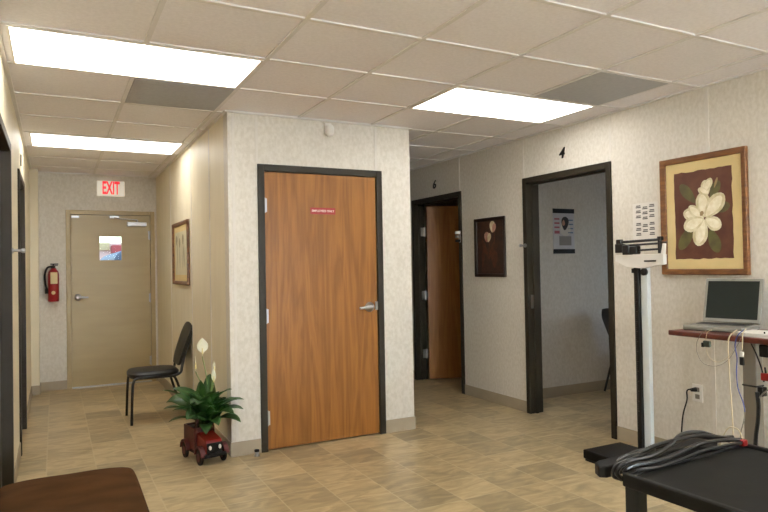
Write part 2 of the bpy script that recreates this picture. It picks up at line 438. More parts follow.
# door_3: room 4 (wall faces -X), leaf swung into the room
w4=D4[1]-D4[0];d3=sempty('door_3',(XW,(D4[0]+D4[1])/2,0),RW)
frame_mb(w4,DH,stop=.045).build('door_frame',M['frame'],d3,bevel=.003)
lf=MB().box((w4/2-.045,T+.03,.012),(w4/2-.003,T+.03+.9,DH-.004)).build('door_leaf',M['darkoak'],d3)
MB().box((-w4/2,.02,.93),(-w4/2+.003,.05,1.05)).build('strike_plate',M['steel'],d3)
# door_4: room 6, leaf ajar
w6=D6[1]-D6[0];d4=sempty('door_4',(XW,(D6[0]+D6[1])/2,0),RW)
frame_mb(w6,DH,stop=.045).build('door_frame',M['frame'],d4,bevel=.003)
R_=Matrix.Translation((-w6/2+.03,T+.012,0))@Matrix.Rotation(math.radians(71),4,'Z')
lf=MB().box((0,-.044,.012),(w6-.03,0,DH-.02),R_).build('door_leaf',M['darkoak'],d4)
for z in (.3,.98,1.72):
    mb=MB();mb.tube([(0,0,-.055),(0,0,.055)],.009,10);mb.box((-.001,-.05,-.05),(.003,0,.05));mb.box((0,-.002,-.05),(.03,.002,.05))
    mb.build('hinge',M['steel'],d4,smooth=True,loc=(-w6/2+.014,T-.002,z))
# door_5 / door_6: left wall (faces +X)
for nm,(a,b) in (('door_5',DL1),('door_6',DL2)):
    ww=b-a;dd=sempty(nm,(X0,(a+b)/2,0),LW)
    frame_mb(ww,DH,stop=.04).build('door_frame',M['frame'],dd,bevel=.003)
    MB().box((-ww/2+.003,.07,.012),(ww/2-.003,.115,DH-.004)).build('door_leaf',M['darkoak'],dd)
# small status flag brackets beside the doors
def flag(loc,rz,label):
    e=thing('room_status_flag',label,'door flag',loc,rz,'status flags on the door frames')
    MB().box((-.018,-.004,-.06),(.018,0,.06)).build('back_plate',M['steel'],e,bevel=.001)
    for i,mt in enumerate(('white','greycable','blackplastic')):
        m=MB();z=.042-.042*i
        m.box((-.012,-.05,z-.015),(.012,-.004,z+.012));m.tube([(-.016,-.008,z),(.016,-.008,z)],.006,8)
        m.build('flag',M[mt],e,bevel=.001)
    return e
flag((XW-.0145,D6[0]-.025,1.62),RW,'metal status flag bracket on the frame right of the doorway numbered 6')
def bump_knob(loc,rz,label):
    e=thing('door_stop',label,'door stop',loc,rz)
    m=MB();m.lathe([(.018,0),(.018,.006),(.008,.01),(.008,.045),(.014,.05),(.014,.065),(.006,.07)],14,(0,0,0),'y')
    m.v=[(a,-b,c) for a,b,c in m.v];m.build('stem',M['steel'],e,smooth=True)
    return e
bump_knob((XW-.0145,D4[1]+.02,1.49),RW,'small metal door bumper on the dark frame left of the doorway numbered 4')
bump_knob((X0+.0145,DL1[1]+.03,1.46),LW,'small metal door bumper on the near dark door frame of the left wall')
# floor stops
e=thing('floor_stop','small metal and rubber stop on the floor left of the oak door','door stop',(1.262,4.43,0))
m=MB();m.lathe([(.022,0),(.022,.006),(.012,.01),(.012,.03),(.016,.034),(.014,.042)],16);m.build('stem',M['steel'],e,smooth=True)
m=MB();m.lathe([(.017,0),(.018,.012),(.015,.014)],16,(0,0,.03));m.build('rubber_ring',M['blackplastic'],e,smooth=True)

# ------------------------------------------------------------------ ceiling fixtures
def troffer(x,y,label):
    e=thing('ceiling_light',label,'ceiling light',(x+.61,y+.305,H),0)
    f=MB();o=.598;p=.293;i=.586;j=.281
    f.box((-o,-p,-.003),(o,-j,.007)).box((-o,j,-.003),(o,p,.007)).box((-o,-j,-.003),(-i,j,.007)).box((i,-j,-.003),(o,j,.007))
    f.build('frame',M['lframe'],e)
    MB().box((-i,-j,.0),(i,j,.006)).build('diffuser',M['light'],e)
troffer(-.199,3.286,'long lit fluorescent panel in the ceiling nearest the viewer on the left')
troffer(-.185,5.775,'lit fluorescent panel far down the hallway above the exit end')
troffer(2.241,3.286,'lit fluorescent panel in the ceiling near the doorway numbered 4')
troffer(-.199,.846,'added fluorescent panel out of view overhead near the brown bench')  # this and the next two: added panels out of view, lighting the near room
troffer(2.241,.846,'added unseen fluorescent panel above the black table')
troffer(1.021,-1.594,'added unseen fluorescent panel at the back of the room')
def vent(x,y,label):
    e=thing('ceiling_vent',label,'ceiling vent',(x+.305,y+.305,H),0)
    MB().box((-.292,-.292,-.002),(.292,.292,.007)).build('panel',M['vent'],e,bevel=.002)
vent(.411,3.905,'grey perforated vent panel behind the long light over the hallway')
vent(2.851,2.676,'grey perforated vent panel beside the light near doorway 4')

# motion sensor on the box wall
e=thing('motion_sensor','small white motion detector high on the wall above the oak door','sensor',(1.872,YF,2.385))
m=MB();m.box((-.028,-.012,-.04),(.028,0,.05));m.build('mount',M['white'],e,bevel=.005)
m=MB();m.lathe([(.004,-.055),(.026,-.045),(.034,-.02),(.034,.01),(.026,.03),(.008,.036)],18,(0,-.036,-.005));m.build('lens_dome',M['white'],e,smooth=True)

# door numbers
def number(txt,loc,rz,label,size=.13,shear=.25):
    o=text_mb(txt,size,shear=shear,bold=.002,depth=.004).build('door_number',M['blackmetal'])
    o.location=loc;o.rotation_euler=(0,0,rz);tag(o,label,'number');return o
number('6',(XW-.005,5.925,2.215),RW,'black numeral 6 on the wall above the doorway with the ajar door')
number('4',(XW-.005,3.945,2.232),RW,'black numeral 4 on the wall above the open doorway',size=.12)
number('1',(X0+.005,5.78,2.22),LW,'black numeral 1 high on the left hallway wall')

# exit sign
e=thing('exit_sign','white sign with red EXIT letters above the tan end door','sign',(.592,YE,2.292))
MB().box((-.15,-.035,-.088),(.15,0,.088)).build('housing',M['exitface'],e,bevel=.006)
t=text_mb('EXIT',.205,bold=.006,sx=.45);t.v=[(a,b-.037,c) for a,b,c in t.v];t.build('lettering',M['exitred'],e)

# fire extinguisher
e=thing('fire_extinguisher','red fire extinguisher with black hose hung on the end wall','fire extinguisher',(-.012,YE,1.0))
m=MB();m.lathe([(.05,0),(.056,.012),(.056,.30),(.05,.335),(.03,.36),(.02,.37)],24,(0,-.075,0));m.build('cylinder',M['extred'],e,smooth=True)
m=MB();m.lathe([(.02,.365),(.02,.40),(.012,.405)],14,(0,-.075,0));m.box((-.012,-.09,.395),(.045,-.06,.405));m.box((-.03,-.088,.41),(.05,-.062,.425));m.tube([(0,-.075,.40),(0,-.075,.42)],.008)
m.build('valve_handle',M['blackmetal'],e,bevel=.002)
m=MB();m.tube(smooth_path([(-.015,-.075,.39),(-.06,-.085,.375),(-.085,-.09,.30),(-.08,-.09,.2),(-.068,-.085,.15)],6),.011,10);m.tube([(-.068,-.085,.15),(-.066,-.085,.09)],[.016,.02]);m.build('hose',M['blackplastic'],e,smooth=True)
MB().box((-.03,-.137,.2),(.04,-.1325,.325)).build('inspection_tag',M['cream'],e)
m=MB();m.lathe([(.02,0),(.02,.004)],18,(-.002,-.135,.10),'y');m.build('round_label',M['cream'],e)
m=MB();m.box((-.025,-.02,.05),(.025,0,.38));m.box((-.05,-.07,.2),(.05,-.02,.21)).build('wall_bracket',M['blackmetal'],e)
m=MB();m.lathe([(.012,0),(.012,.006)],12,(.03,-.1,.385),'y');m.build('gauge',M['white'],e)

# ------------------------------------------------------------------ pictures
def frame_ring(w,h,fw,d,name,mt,parent,bev=.006,y=0):
    m=MB()
    o=[(-w/2,-h/2),(w/2,-h/2),(w/2,h/2),(-w/2,h/2)];i=[(-w/2+fw,-h/2+fw),(w/2-fw,-h/2+fw),(w/2-fw,h/2-fw),(-w/2+fw,h/2-fw)]
    vs=[(a,y,b) for a,b in o]+[(a,y,b) for a,b in i]+[(a*.995,y-d,b*.995) for a,b in o]+[(a,y-d*.6,b) for a,b in i]
    fs=[]
    for k in range(4):
        n=(k+1)%4;fs+=[(8+k,8+n,12+n,12+k),(k,n,8+n,8+k),(4+k,4+n,12+n,12+k),(k,n,4+n,4+k)]
    m.add(vs,fs);return m.build(name,mt,parent,bevel=bev)
def petal(mb,cx,cz,ang,L_,W_,y,mi,tip=.35,n=18):
    pts=[]
    for k in range(n):
        t=2*PI*k/n
        u=(1-math.cos(t))/2   # 0..1 along
        wv=math.sin(t)*W_/2*(.55+.75*u)*(1-tip*u**3)
        a=u*L_
        pts.append((cx+a*math.cos(ang)-wv*math.sin(ang),cz+a*math.sin(ang)+wv*math.cos(ang)))
    mb.mat(mi);mb.add([(p[0],y,p[1]) for p in pts]+[(p[0],y+.0004,p[1]) for p in pts],[tuple(range(n))]+[(i,(i+1)%n,n+(i+1)%n,n+i) for i in range(n)])
# magnolia picture
pw,ph=.616,.785
e=thing('framed_picture','large gilt-framed print of a white magnolia on maroon above the laptop','picture',(XW,(2.981+2.365)/2,(2.022+1.234)/2),RW)
frame_ring(pw,ph,.04,.03,'frame',M['framewood'],e)
MB().box((-pw/2+.03,-.008,-ph/2+.03),(pw/2-.03,-.002,ph/2-.03)).build('mat_board',M['mat'],e)
pr=MB();
# deckled maroon panel
a_,b_=.205,.287;z0=.0;pts=[]
rr=random.Random(3)
for s,(p,q) in enumerate([((-a_,-b_),(a_,-b_)),((a_,-b_),(a_,b_)),((a_,b_),(-a_,b_)),((-a_,b_),(-a_,-b_))]):
    for k in range(14):
        t=k/14;j=rr.uniform(-.004,.004)
        x=p[0]+(q[0]-p[0])*t;z=p[1]+(q[1]-p[1])*t
        if s%2==0: z+=j
        else: x+=j
        pts.append((x,z))
n=len(pts);pr.mat(0).add([(x,-.0095,z) for x,z in pts]+[(x,-.008,z) for x,z in pts],[tuple(range(n))]+[(i,(i+1)%n,n+(i+1)%n,n+i) for i in range(n)])
for (x,z,an,l,w_) in [(-.05,.08,130,.17,.08),(-.06,-.06,235,.2,.09),(.05,-.1,290,.16,.09),(.06,.03,5,.13,.08),(.06,.1,60,.12,.07)]:
    petal(pr,x,z,math.radians(an),l,w_,-.0101,1)
y=-.0106
for (x,z,an,l,w_) in [(.01,-.02,165,.155,.10),(.01,-.03,140,.14,.075),(.015,-.02,95,.165,.115),(.02,-.02,47,.19,.125),(.02,-.03,330,.125,.10),(.01,-.03,255,.18,.12),(.01,-.03,200,.155,.11)]:
    petal(pr,x,z,math.radians(an),l,w_,y,2);petal(pr,x+.008*math.cos(math.radians(an)),z+.008*math.sin(math.radians(an)),math.radians(an),l*.85,w_*.62,y-.0003,3);y-=.0005
for (x,z,an,l,w_) in [(.04,.12,100,.10,.075),(.02,.14,60,.10,.06),(.05,.125,150,.085,.05)]:
    petal(pr,x,z,math.radians(an),l,w_,y,2);petal(pr,x,z+.005,math.radians(an),l*.8,w_*.6,y-.0003,3);y-=.0005
petal(pr,.09,.16,math.radians(70),.07,.018,y,4)
petal(pr,-.01,-.01,math.radians(60),.035,.03,y-.0004,4)
pr.build('magnolia_print',[M['maroon'],M['pleaf'],M['petal'],M['petal2'],M['petal3']],e)
# small dark tulip picture
pw,ph=.483,.575
e=thing('framed_picture','small dark framed tulip print on the wall between doorways 6 and 4','picture',(XW,4.936,1.493),RW)
frame_ring(pw,ph,.035,.022,'frame',M['framedark'],e)
pr=MB();pr.mat(0).box((-pw/2+.03,-.008,-ph/2+.03),(pw/2-.03,-.002,ph/2-.03))
y=-.0086
for (x,z,an,l,w_,mi) in [(.07,-.2,90,.17,.10,1),(-.12,-.2,80,.25,.05,1),(-.02,-.1,120,.2,.05,1),(-.02,-.12,60,.2,.05,1),(.0,-.05,90,.25,.015,1),(.08,0,90,.2,.015,1),(-.04,.05,90,.10,.09,2),(-.02,.05,70,.09,.06,3),(.05,.14,90,.11,.09,3),(.06,.14,70,.09,.06,2)]:
    petal(pr,x,z,math.radians(an),l,w_,y,mi,.2);y-=.0004
pr.build('tulip_print',[M['pdark'],M['prust'],M['ppink'],M['petal']],e)
# picture on the hallway side wall
pw,ph=.82,.61
e=thing('framed_picture','brown framed pale botanical print on the hallway side wall above the chair','picture',(XL,6.36,1.49),RW)
frame_ring(pw,ph,.036,.03,'frame',M['framewood'],e)
MB().box((-pw/2+.035,-.008,-ph/2+.035),(pw/2-.035,-.002,ph/2-.035)).build('mat_board',M['mat'],e)
pr=MB();pr.mat(0).box((-.31,-.0095,-.21),(.31,-.008,.21));y=-.0102
for (x,z,an,l,w_) in [(-.2,-.15,85,.25,.03),(-.05,-.15,95,.22,.03),(.1,-.15,80,.25,.03),(.2,-.14,100,.2,.03),(-.22,.08,90,.1,.1),(-.05,.05,90,.1,.09),(.12,.08,80,.1,.1)]:
    petal(pr,x,z,math.radians(an),l,w_,y,1);y-=.0004
pr.build('botanical_print',[mat('print_pale',(206,198,168),.7),mat('print_pale_leaf',(150,140,108),.7)],e)

# paper chart above the scale
e=thing('paper_chart','white paper sheet of small dark text blocks pinned above the scale','notice',(XW,3.128,1.607),RW)
MB().box((-.108,-.0012,-.14),(.108,0,.14)).build('sheet',M['paper'],e)
m=MB()
for c_ in range(3):
    for r_ in range(6):
        x=-.058+.058*c_;z=.105-.036*r_+(.012 if c_!=1 else 0)-(.018 if r_>=3 else 0)
        if c_==1 and r_==5: continue
        m.box((x-.022,-.002,z-.010),(x+.022,-.0012,z-.003)).box((x-.018,-.002,z+.001),(x+.02,-.0012,z+.008))
m.box((.02,-.002,-.125),(.08,-.0012,-.121))
m.build('printed_blocks',M['ink'],e)
# poster in room 4
pA=Vector((0,0,0))
def onY(u,v,Y):
    r=ray(u,v);t=Y/r.y;return Vector((r.x*t,Y,EYE+r.z*t))
p0=onY(552.5,210,4.82);p1=onY(574.5,252,4.82)
pw=abs(p1.x-p0.x);ph=abs(p0.z-p1.z)
e=thing('wall_poster','pale poster of a dark-haired woman on the side wall of room 4','poster',((p0.x+p1.x)/2,4.82,(p0.z+p1.z)/2))
MB().box((-pw/2,-.003,-ph/2),(pw/2,0,ph/2)).build('sheet',M['poster'],e)
for q_ in (ph/2-.03,-ph/2-.015): MB().box((-pw/2,-.008,q_),(pw/2,0,q_+.045)).build('hanging_rail',M['blackplastic'],e)
m=MB();
m.mat(0)
for i in range(4): m.box((-.44*pw,-.004,.27*ph-.1*ph*i-(.03*ph if i>2 else 0)),(-.2*pw,-.003,.31*ph-.1*ph*i+(.0 if i<3 else 0)))
m.mat(1)
for i in range(4): m.box((.2*pw,-.004,.25*ph-.1*ph*i),(.44*pw,-.003,.28*ph-.1*ph*i))
m.mat(2).box((-.22*pw,-.004,-.34*ph),(.35*pw,-.003,-.12*ph))
petal(m,.08*pw,.3*ph,-PI/2,.42*ph,.5*pw,-.004,5,.0)
petal(m,.04*pw,.02*ph,PI/2*.95,.33*ph,.36*pw,-.0045,4,.1)
petal(m,-.01*pw,.27*ph,-PI/2,.14*ph,.15*pw,-.005,3,.3)
m.build('poster_print',[M['pospink'],M['posblue'],M['posgrey'],M['skin'],M['hair'],M['paper']],e)

# wall outlet with black cord
o1=onX(698,393,XW)
e=thing('wall_outlet','white wall outlet low on the wall left of the laptop cart','outlet',(XW,o1.y,o1.z),RW)
MB().box((-.037,-.006,-.058),(.037,0,.058)).build('cover_plate',M['white'],e,bevel=.003)
m=MB();m.box((-.016,-.008,.008),(.016,-.006,.038)).box((-.016,-.008,-.038),(.016,-.006,-.008));m.build('socket',M['greycable'],e,bevel=.002)
m=MB()
pl=Vector((XW-.014,o1.y+.004,o1.z+.024))
path=smooth_path([pl+Vector((-.002,0,0)),pl+Vector((-.045,.03,-.005)),onX(687,400,XW-.06),onX(683,415,XW-.05),onX(681.5,435,XW-.05),onX(681,460,XW-.1),onX(680,480,XW-.2)],6)
path=[Vector((p.x,p.y,max(p.z,.012))) for p in path]
m.tube(path,.005,8);m.tube([pl+Vector((0,0,0)),pl+Vector((-.03,.015,-.002))],[.016,.011],10)
tag(m.build('cable',M['blackplastic'],smooth=True),'thin black power cord plugged into the wall outlet and hanging down','cord')

# ------------------------------------------------------------------ chairs
def chair(label,loc,rz,group=None):
    e=thing('side_chair',label,'chair',loc,rz,group)
    e.scale=(1,1,.94)
    # seat cushion: rounded trapezoid
    m=MB();n=28;rings=[(-.006,.92),(.01,1.0),(.038,1.0),(.055,.93),(.062,.75)]
    vs=[]
    for z,s in rings:
        for k in range(n):
            t=2*PI*k/n;c_,s_=math.cos(t),math.sin(t)
            x=math.copysign(abs(c_)**.55,c_)*.215;yy=math.copysign(abs(s_)**.55,s_)*.215
            x*=(1.0 if yy<0 else 1-.12*yy/.215)
            vs.append((x*s,yy*s-.01,.412+z))
    fs=[(i*n+k,i*n+(k+1)%n,(i+1)*n+(k+1)%n,(i+1)*n+k) for i in range(len(rings)-1) for k in range(n)]
    fs+=[tuple(range(n))[::-1],tuple((len(rings)-1)*n+k for k in range(n))]
    m.add(vs,fs);m.build('seat',M['black'],e,smooth=True)
    # backrest pad: curved, tilted, arched top
    m=MB();nu,nv=10,12;grid=[]
    def P(u,v,side):
        hw=.155+.05*v-.34*max(0,v-.74)**1.5-.16*max(0,.2-v)**1.2
        x=(u*2-1)*hw;z=.50+.405*v+(.02*(1-(2*u-1)**2) if v>.9 else 0)
        yb=.20+.135*v+.0*v*v+.02*(1-(2*u-1)**2)
        th=.085*(math.sin(PI*min(max(u,.04),.96))**.4)*(math.sin(PI*min(max(v,.04),.96))**.3)
        return (x,yb-(th*.7 if side else -.3*th),z)
    vs=[P(i/nu,j/nv,s) for s in (0,1) for j in range(nv+1) for i in range(nu+1)]
    W=nu+1;S=W*(nv+1);fs=[]
    for s in (0,1):
        for j in range(nv):
            for i in range(nu):
                a=s*S+j*W+i;fs.append((a,a+1,a+W+1,a+W))
    for i in range(nu): fs+= [(i,i+1,S+i+1,S+i),(nv*W+i,nv*W+i+1,S+nv*W+i+1,S+nv*W+i)]
    for j in range(nv): fs+= [(j*W,(j+1)*W,S+(j+1)*W,S+j*W),(j*W+nu,(j+1)*W+nu,S+(j+1)*W+nu,S+j*W+nu)]
    m.add(vs,fs);m.build('backrest',M['black'],e,smooth=True)
    for s in (-1,1):
        m=MB();m.tube(smooth_path([(s*.19,-.15,.42),(s*.195,-.19,.40),(s*.205,-.205,.3),(s*.215,-.215,0.0)],5),.0115,10);m.build('leg',M['blackmetal'],e,smooth=True)
        m=MB();m.tube(smooth_path([(s*.185,.12,.42),(s*.19,.155,.39),(s*.2,.2,.25),(s*.212,.275,0.0)],5),.0115,10);m.build('leg',M['blackmetal'],e,smooth=True)
        m=MB();m.tube(smooth_path([(s*.18,.02,.415),(s*.185,.14,.415),(s*.185,.20,.44),(s*.18,.215,.50),(s*.15,.25,.62)],5),.0115,10);m.build('back_support',M['blackmetal'],e,smooth=True)
    m=MB();m.tube([(-.19,-.15,.418),(.19,-.15,.418)],.01);m.tube([(-.185,.12,.418),(.185,.12,.418)],.01)
    m.tube([(-.19,-.15,.418),(-.185,.12,.418)],.01);m.tube([(.19,-.15,.418),(.185,.12,.418)],.01)
    m.build('seat_frame',M['blackmetal'],e,smooth=True)
    return e
chair('black vinyl side chair against the hallway wall under the brown picture',(.79,6.06,0),RW)
chair('black padded chair half hidden inside room 4 seen through the doorway',(5.29,4.55,0),LW)

# ------------------------------------------------------------------ toy truck planter and peace lily
tr=thing('truck_planter','red wooden toy truck planter on the floor by the wall corner','planter',(.918,4.555,0),math.radians(12))
m=MB()   # bed box at the back (local +y), hood to the front (-y)
m.box((-.09,-.02,.06),(.09,.17,.075)).box((-.095,-.02,.07),(-.083,.17,.19)).box((.083,-.02,.07),(.095,.17,.19)).box((-.083,.158,.07),(.083,.17,.19)).box((-.083,-.02,.07),(.083,-.008,.19))
m.build('bed',M['dred'],tr,bevel=.003)
m=MB();m.prism([(-.175,.065),(-.175,.125),(-.16,.14),(-.06,.158),(-.02,.165),(-.02,.065)],-.075,.075,'x');m.build('hood',M['red'],tr,bevel=.006)
m=MB();m.box((-.085,-.03,.14),(-.072,-.012,.235)).box((.072,-.03,.14),(.085,-.012,.235)).box((-.085,-.03,.225),(.085,-.012,.24));m.build('windshield_frame',M['dred'],tr,bevel=.003)
m=MB();m.box((-.07,-.182,.068),(.07,-.174,.125));m.build('grille',M['blackplastic'],tr,bevel=.002)
m=MB();m.box((-.1,-.2,.05),(.1,-.182,.068));m.build('bumper',M['blackplastic'],tr,bevel=.004)
for s in (-1,1):
    m=MB();m.lathe([(.012,0),(.012,.008),(.005,.013)],14,(s*.045,-.182,.1),'y');m.v=[(a,-.364-b,c) for a,b,c in m.v]
    m.build('headlight',M['white'],tr,smooth=True)
    for yy in (-.13,.12):
        m=MB();m.lathe([(.03,-.014),(.044,-.011),(.046,0),(.044,.011),(.03,.014)],22,(s*.108,yy,.046),'x');wh=m.build('wheel',M['blackplastic'],tr,smooth=True)
        m=MB();m.lathe([(.024,-.017),(.024,.017)],16,(s*.108,yy,.046),'x');m.build('hub',M['dred'],wh)
        m=MB();pp=[]
        for k in range(9):
            A=PI*k/8;pp.append((yy+.06*math.cos(A),.055+.055*math.sin(A)))
        for k in range(8,-1,-1):
            A=PI*k/8;pp.append((yy+.05*math.cos(A),.055+.045*math.sin(A)))
        m.prism(pp,*(sorted((s*.088,s*.13))),'x');m.build('fender',M['dred'],tr)
m=MB();m.box((-.085,-.17,.04),(.085,.16,.06));m.build('chassis',M['blackplastic'],tr)
MB().box((-.082,-.007,.075),(.082,.157,.18)).build('soil',M['soil'],tr)
tr.scale=(.78,1.0,1.2)
lily=thing('peace_lily','green peace lily with white flowers growing in the red toy truck','plant',(.945,4.58,.215),0)
rl=random.Random(11)
def leafmb(mb,az,L_,W_,el0,bend,base=(0,0,0),roll=0):
    n=10;p=Vector(base);el=el0;pts=[];d=Vector((math.cos(az),math.sin(az),0))
    side=Vector((-math.sin(az),math.cos(az),0))
    step=L_/n;vs=[]
    for i in range(n+1):
        t=i/n
        wv=W_/2*(.06 if t<.22 else max(.0,math.sin(PI*((t-.2)/.8)**.8))**.8+.02)
        nr=(Vector((0,0,1))*math.cos(el)-d*math.sin(el))
        sd=(side*math.cos(roll)+nr*math.sin(roll))
        vs+=[p+sd*wv+nr*wv*.3,p,p-sd*wv+nr*wv*.3]
        p=p+(d*math.cos(el)+Vector((0,0,1))*math.sin(el))*step
        el-=bend/n*(0.4+1.2*t)
    fs=[]
    for i in range(n): a=i*3;fs+=[(a,a+1,a+4,a+3),(a+1,a+2,a+5,a+4)]
    mb.add(vs,fs)
m=MB()
for k in range(54):
    az=rl.uniform(0,2*PI);tier=rl.random()
    L_=rl.uniform(.24,.42);el=math.radians(rl.uniform(52,92));
    if math.cos(az)>.3: L_=min(L_,.2+.05*rl.random());el=max(el,1.15) 
    leafmb(m,az,L_,rl.uniform(.10,.145),el,math.radians(rl.uniform(30,110)),(rl.uniform(-.05,.04),rl.uniform(-.06,.06),0),rl.uniform(-.9,.9))
for az,L_,el in ((-.75,.34,52),(-.95,.33,38),(-.6,.36,62),(-.9,.36,66),(-1.15,.35,50),(-1.5,.3,40),(-2.2,.33,50),(-2.8,.33,58),(-3.0,.3,42),(-1.8,.3,30),(-1.0,.4,76)):
    leafmb(m,az,L_,.095,math.radians(el),math.radians(80),(0,-.02,0),.15)
fo=m.build('foliage',M['leaf'],lily,smooth=True)
so=fo.modifiers.new('thick','SOLIDIFY');so.thickness=.0012
def spathe(base,tip,bend,L_=.1,W_=.055,az=-1.9):
    m=MB();m.tube(smooth_path([base,(Vector(base)+Vector(tip))/2+Vector(bend),tip],8),[.0035]*17,8);st=m.build('flower_stalk',M['stem'],lily,smooth=True)
    s=MB();leafmb(s,az,L_,W_,math.radians(85),math.radians(-12),tip)
    # cup the spathe
    fl=s.build('spathe',M['spathe'],st,smooth=True);q=fl.modifiers.new('t','SOLIDIFY');q.thickness=.0015;q2=fl.modifiers.new('s','SUBSURF');q2.levels=1;q2.render_levels=1
    k=MB();tp=Vector(tip);k.tube([tp+Vector((0,-.006,.02)),tp+Vector((0,-.008,.06))],[.006,.004],8);k.build('spadix',M['spadix'],st,smooth=True)
spathe((0,0,.02),(-.025,-.01,.50),(.02,0,.04),.13,.085)
spathe((-.02,0,.02),(-.075,-.02,.40),(.03,0,.03),.11,.03,az=2.8)
spathe((.01,-.02,.02),(.045,-.04,.30),(-.01,0,.03),.11,.035)
spathe((.02,0,.02),(.06,.01,.36),(-.01,0,.03),.10,.025,az=.8)

# ------------------------------------------------------------------ brown bench (foreground left)
e=thing('upholstered_bench','brown suede bench top in the left foreground beside the wall','bench',(.045,2.27,0))
m=MB();n=9
nx,ny=10,18;vs=[];W=nx+1
def ctop(i,j):
    u=i/nx*2-1;v=j/ny*2-1
    return (u*.262+.012*v*u,v*.88,0.464-.022*(abs(u)**4)-.018*(abs(v)**6)+.006*math.sin(j*1.3)*(1-abs(u)))
for z in (0,1):
    for j in range(ny+1):
        for i in range(nx+1):
            a=ctop(i,j);vs.append(a if z else (a[0],a[1],.30))
S=W*(ny+1);fs=[]
for z in (0,1):
    for j in range(ny):
        for i in range(nx): a=z*S+j*W+i;fs.append((a,a+1,a+W+1,a+W))
for i in range(nx): fs+=[(i,i+1,S+i+1,S+i),(ny*W+i,ny*W+i+1,S+ny*W+i+1,S+ny*W+i)]
for j in range(ny): fs+=[(j*W,(j+1)*W,S+(j+1)*W,S+j*W),(j*W+nx,(j+1)*W+nx,S+(j+1)*W+nx,S+j*W+nx)]
m.add(vs,fs);m.build('cushion',M['suede'],e,bevel=.03,seg=4)
m=MB();m.box((-.24,-.85,.2),(.24,.85,.3));m.build('base_frame',M['suede'],e,bevel=.01)
for sx in (-1,1):
    for sy in (-1,1):
        m=MB();m.box((sx*.2-.025,sy*.8-.025,0),(sx*.2+.025,sy*.8+.025,.2));m.build('leg',M['framedark'],e,bevel=.003)

# ------------------------------------------------------------------ physician scale
sc=thing('physician_scale','tall white balance beam scale with black platform near doorway 4','scale',(3.33,2.95,0),RW)
# local: -y faces the room (world -X); local x runs to world -Y
m=MB();m.box((-.235,-.19,.015),(.2,.16,.075));m.build('platform',M['blackplastic'],sc,bevel=.008)
m=MB();m.box((-.225,-.18,.0),(.19,.15,.02));m.build('base_plate',M['blackmetal'],sc)
m=MB();m.box((.044,.075,.07),(.098,.11,1.30));m.build('column',M['whitemetal'],sc,bevel=.006)
m=MB();m.mat(0).box((.008,.055,.07),(.044,.085,1.30))
m.build('height_rod',M['blackmetal'],sc,bevel=.002)
m=MB()
for k in range(70):
    z=.35+k*.013;m.box((.012,.053,z),(.012+(.018 if k%5==0 else .01),.055,z+.0022))
m.build('rod_scale',M['greycable'],sc)
HX=.072
m=MB();m.prism([(HX-.195,1.335),(HX-.19,1.375),(HX+.19,1.375),(HX+.19,1.31),(HX+.02,1.285),(HX-.10,1.295)],.03,.06,'y')
m.prism([(HX+.165,1.375),(HX+.19,1.375),(HX+.195,1.44),(HX+.18,1.44)],.035,.055,'y')
m.build('beam_housing',M['white'],sc,bevel=.003)
MB().box((HX+.045,.026,1.327),(HX+.135,.03,1.337)).build('slot',M['blackmetal'],sc)
for z,x0_,r_ in ((1.467,-.165,.009),(1.443,-.15,.007),(1.407,-.1,.007)):
    m=MB();m.tube([(HX+x0_,.045,z-.006),(HX+.165,.045,z)],r_,8);m.build('beam',M['blackmetal'],sc,smooth=True)
m=MB();m.box((HX-.19,.025,1.39),(HX-.13,.065,1.45));m.box((HX-.185,.03,1.448),(HX-.145,.06,1.48));m.build('end_block',M['blackmetal'],sc,bevel=.004)
m=MB();m.box((HX-.125,.02,1.375),(HX-.075,.07,1.44));m.build('large_poise',M['blackmetal'],sc,bevel=.005)
m=MB();m.box((HX-.07,.022,1.378),(HX-.01,.068,1.433));m.build('small_poise',M['blackmetal'],sc,bevel=.008)
m=MB();m.box((HX+.145,.035,1.38),(HX+.162,.055,1.475));m.box((HX+.145,.03,1.46),(HX+.17,.06,1.485));m.tube([(HX+.16,.045,1.45),(HX+.205,.045,1.447)],[.006,.005]);m.build('pointer_bracket',M['blackmetal'],sc,bevel=.002)
m=MB();m.lathe([(.012,0),(.024,.004),(.024,.02),(.018,.026)],14,(.098,.06,1.262),'y');m.v=[(a,.12-b,c) for a,b,c in m.v];m.build('knob',M['blackmetal'],sc,smooth=True)
m=MB();m.box((-.006,.05,1.255),(.008,.09,1.285));m.build('rod_clamp',M['blackmetal'],sc,bevel=.002)

# ------------------------------------------------------------------ laptop cart
BZ=.92
ct=thing('laptop_cart','rolling stand with mahogany shelf and taupe post against the right wall','cart',(3.47,2.21,0),RW)
m=MB();m.box((-.36,-.235,BZ-.03),(.42,.235,BZ));m.build('shelf',M['board'],ct,bevel=.006)
m=MB();m.box((-.04,-.03,.08),(.04,.035,BZ-.024));m.build('post',M['taupe'],ct,bevel=.006)
m=MB();m.box((-.25,-.03,.06),(.25,.03,.09)).box((-.03,-.2,.0605),(.03,.2,.0895));m.build('base',M['taupe'],ct,bevel=.006)
for x,y_ in ((-.22,0),(.22,0),(0,-.17),(0,.17)):
    m=MB();m.lathe([(.018,-.012),(.03,-.01),(.03,.01),(.018,.012)],16,(x,y_,.03),'x');m.box((x-.016,y_-.006,.03),(x+.016,y_+.006,.062));m.build('caster',M['blackplastic'],ct,smooth=True)
m=MB();m.box((-.06,-.035,.87),(.06,.05,.896));m.build('shelf_bracket',M['taupe'],ct)
m=MB();m.box((-.043,-.034,.62),(.043,.038,.63));m.box((.043,-.03,.575),(.075,.01,.625));m.build('cable_clamp',M['blackplastic'],ct,bevel=.004)
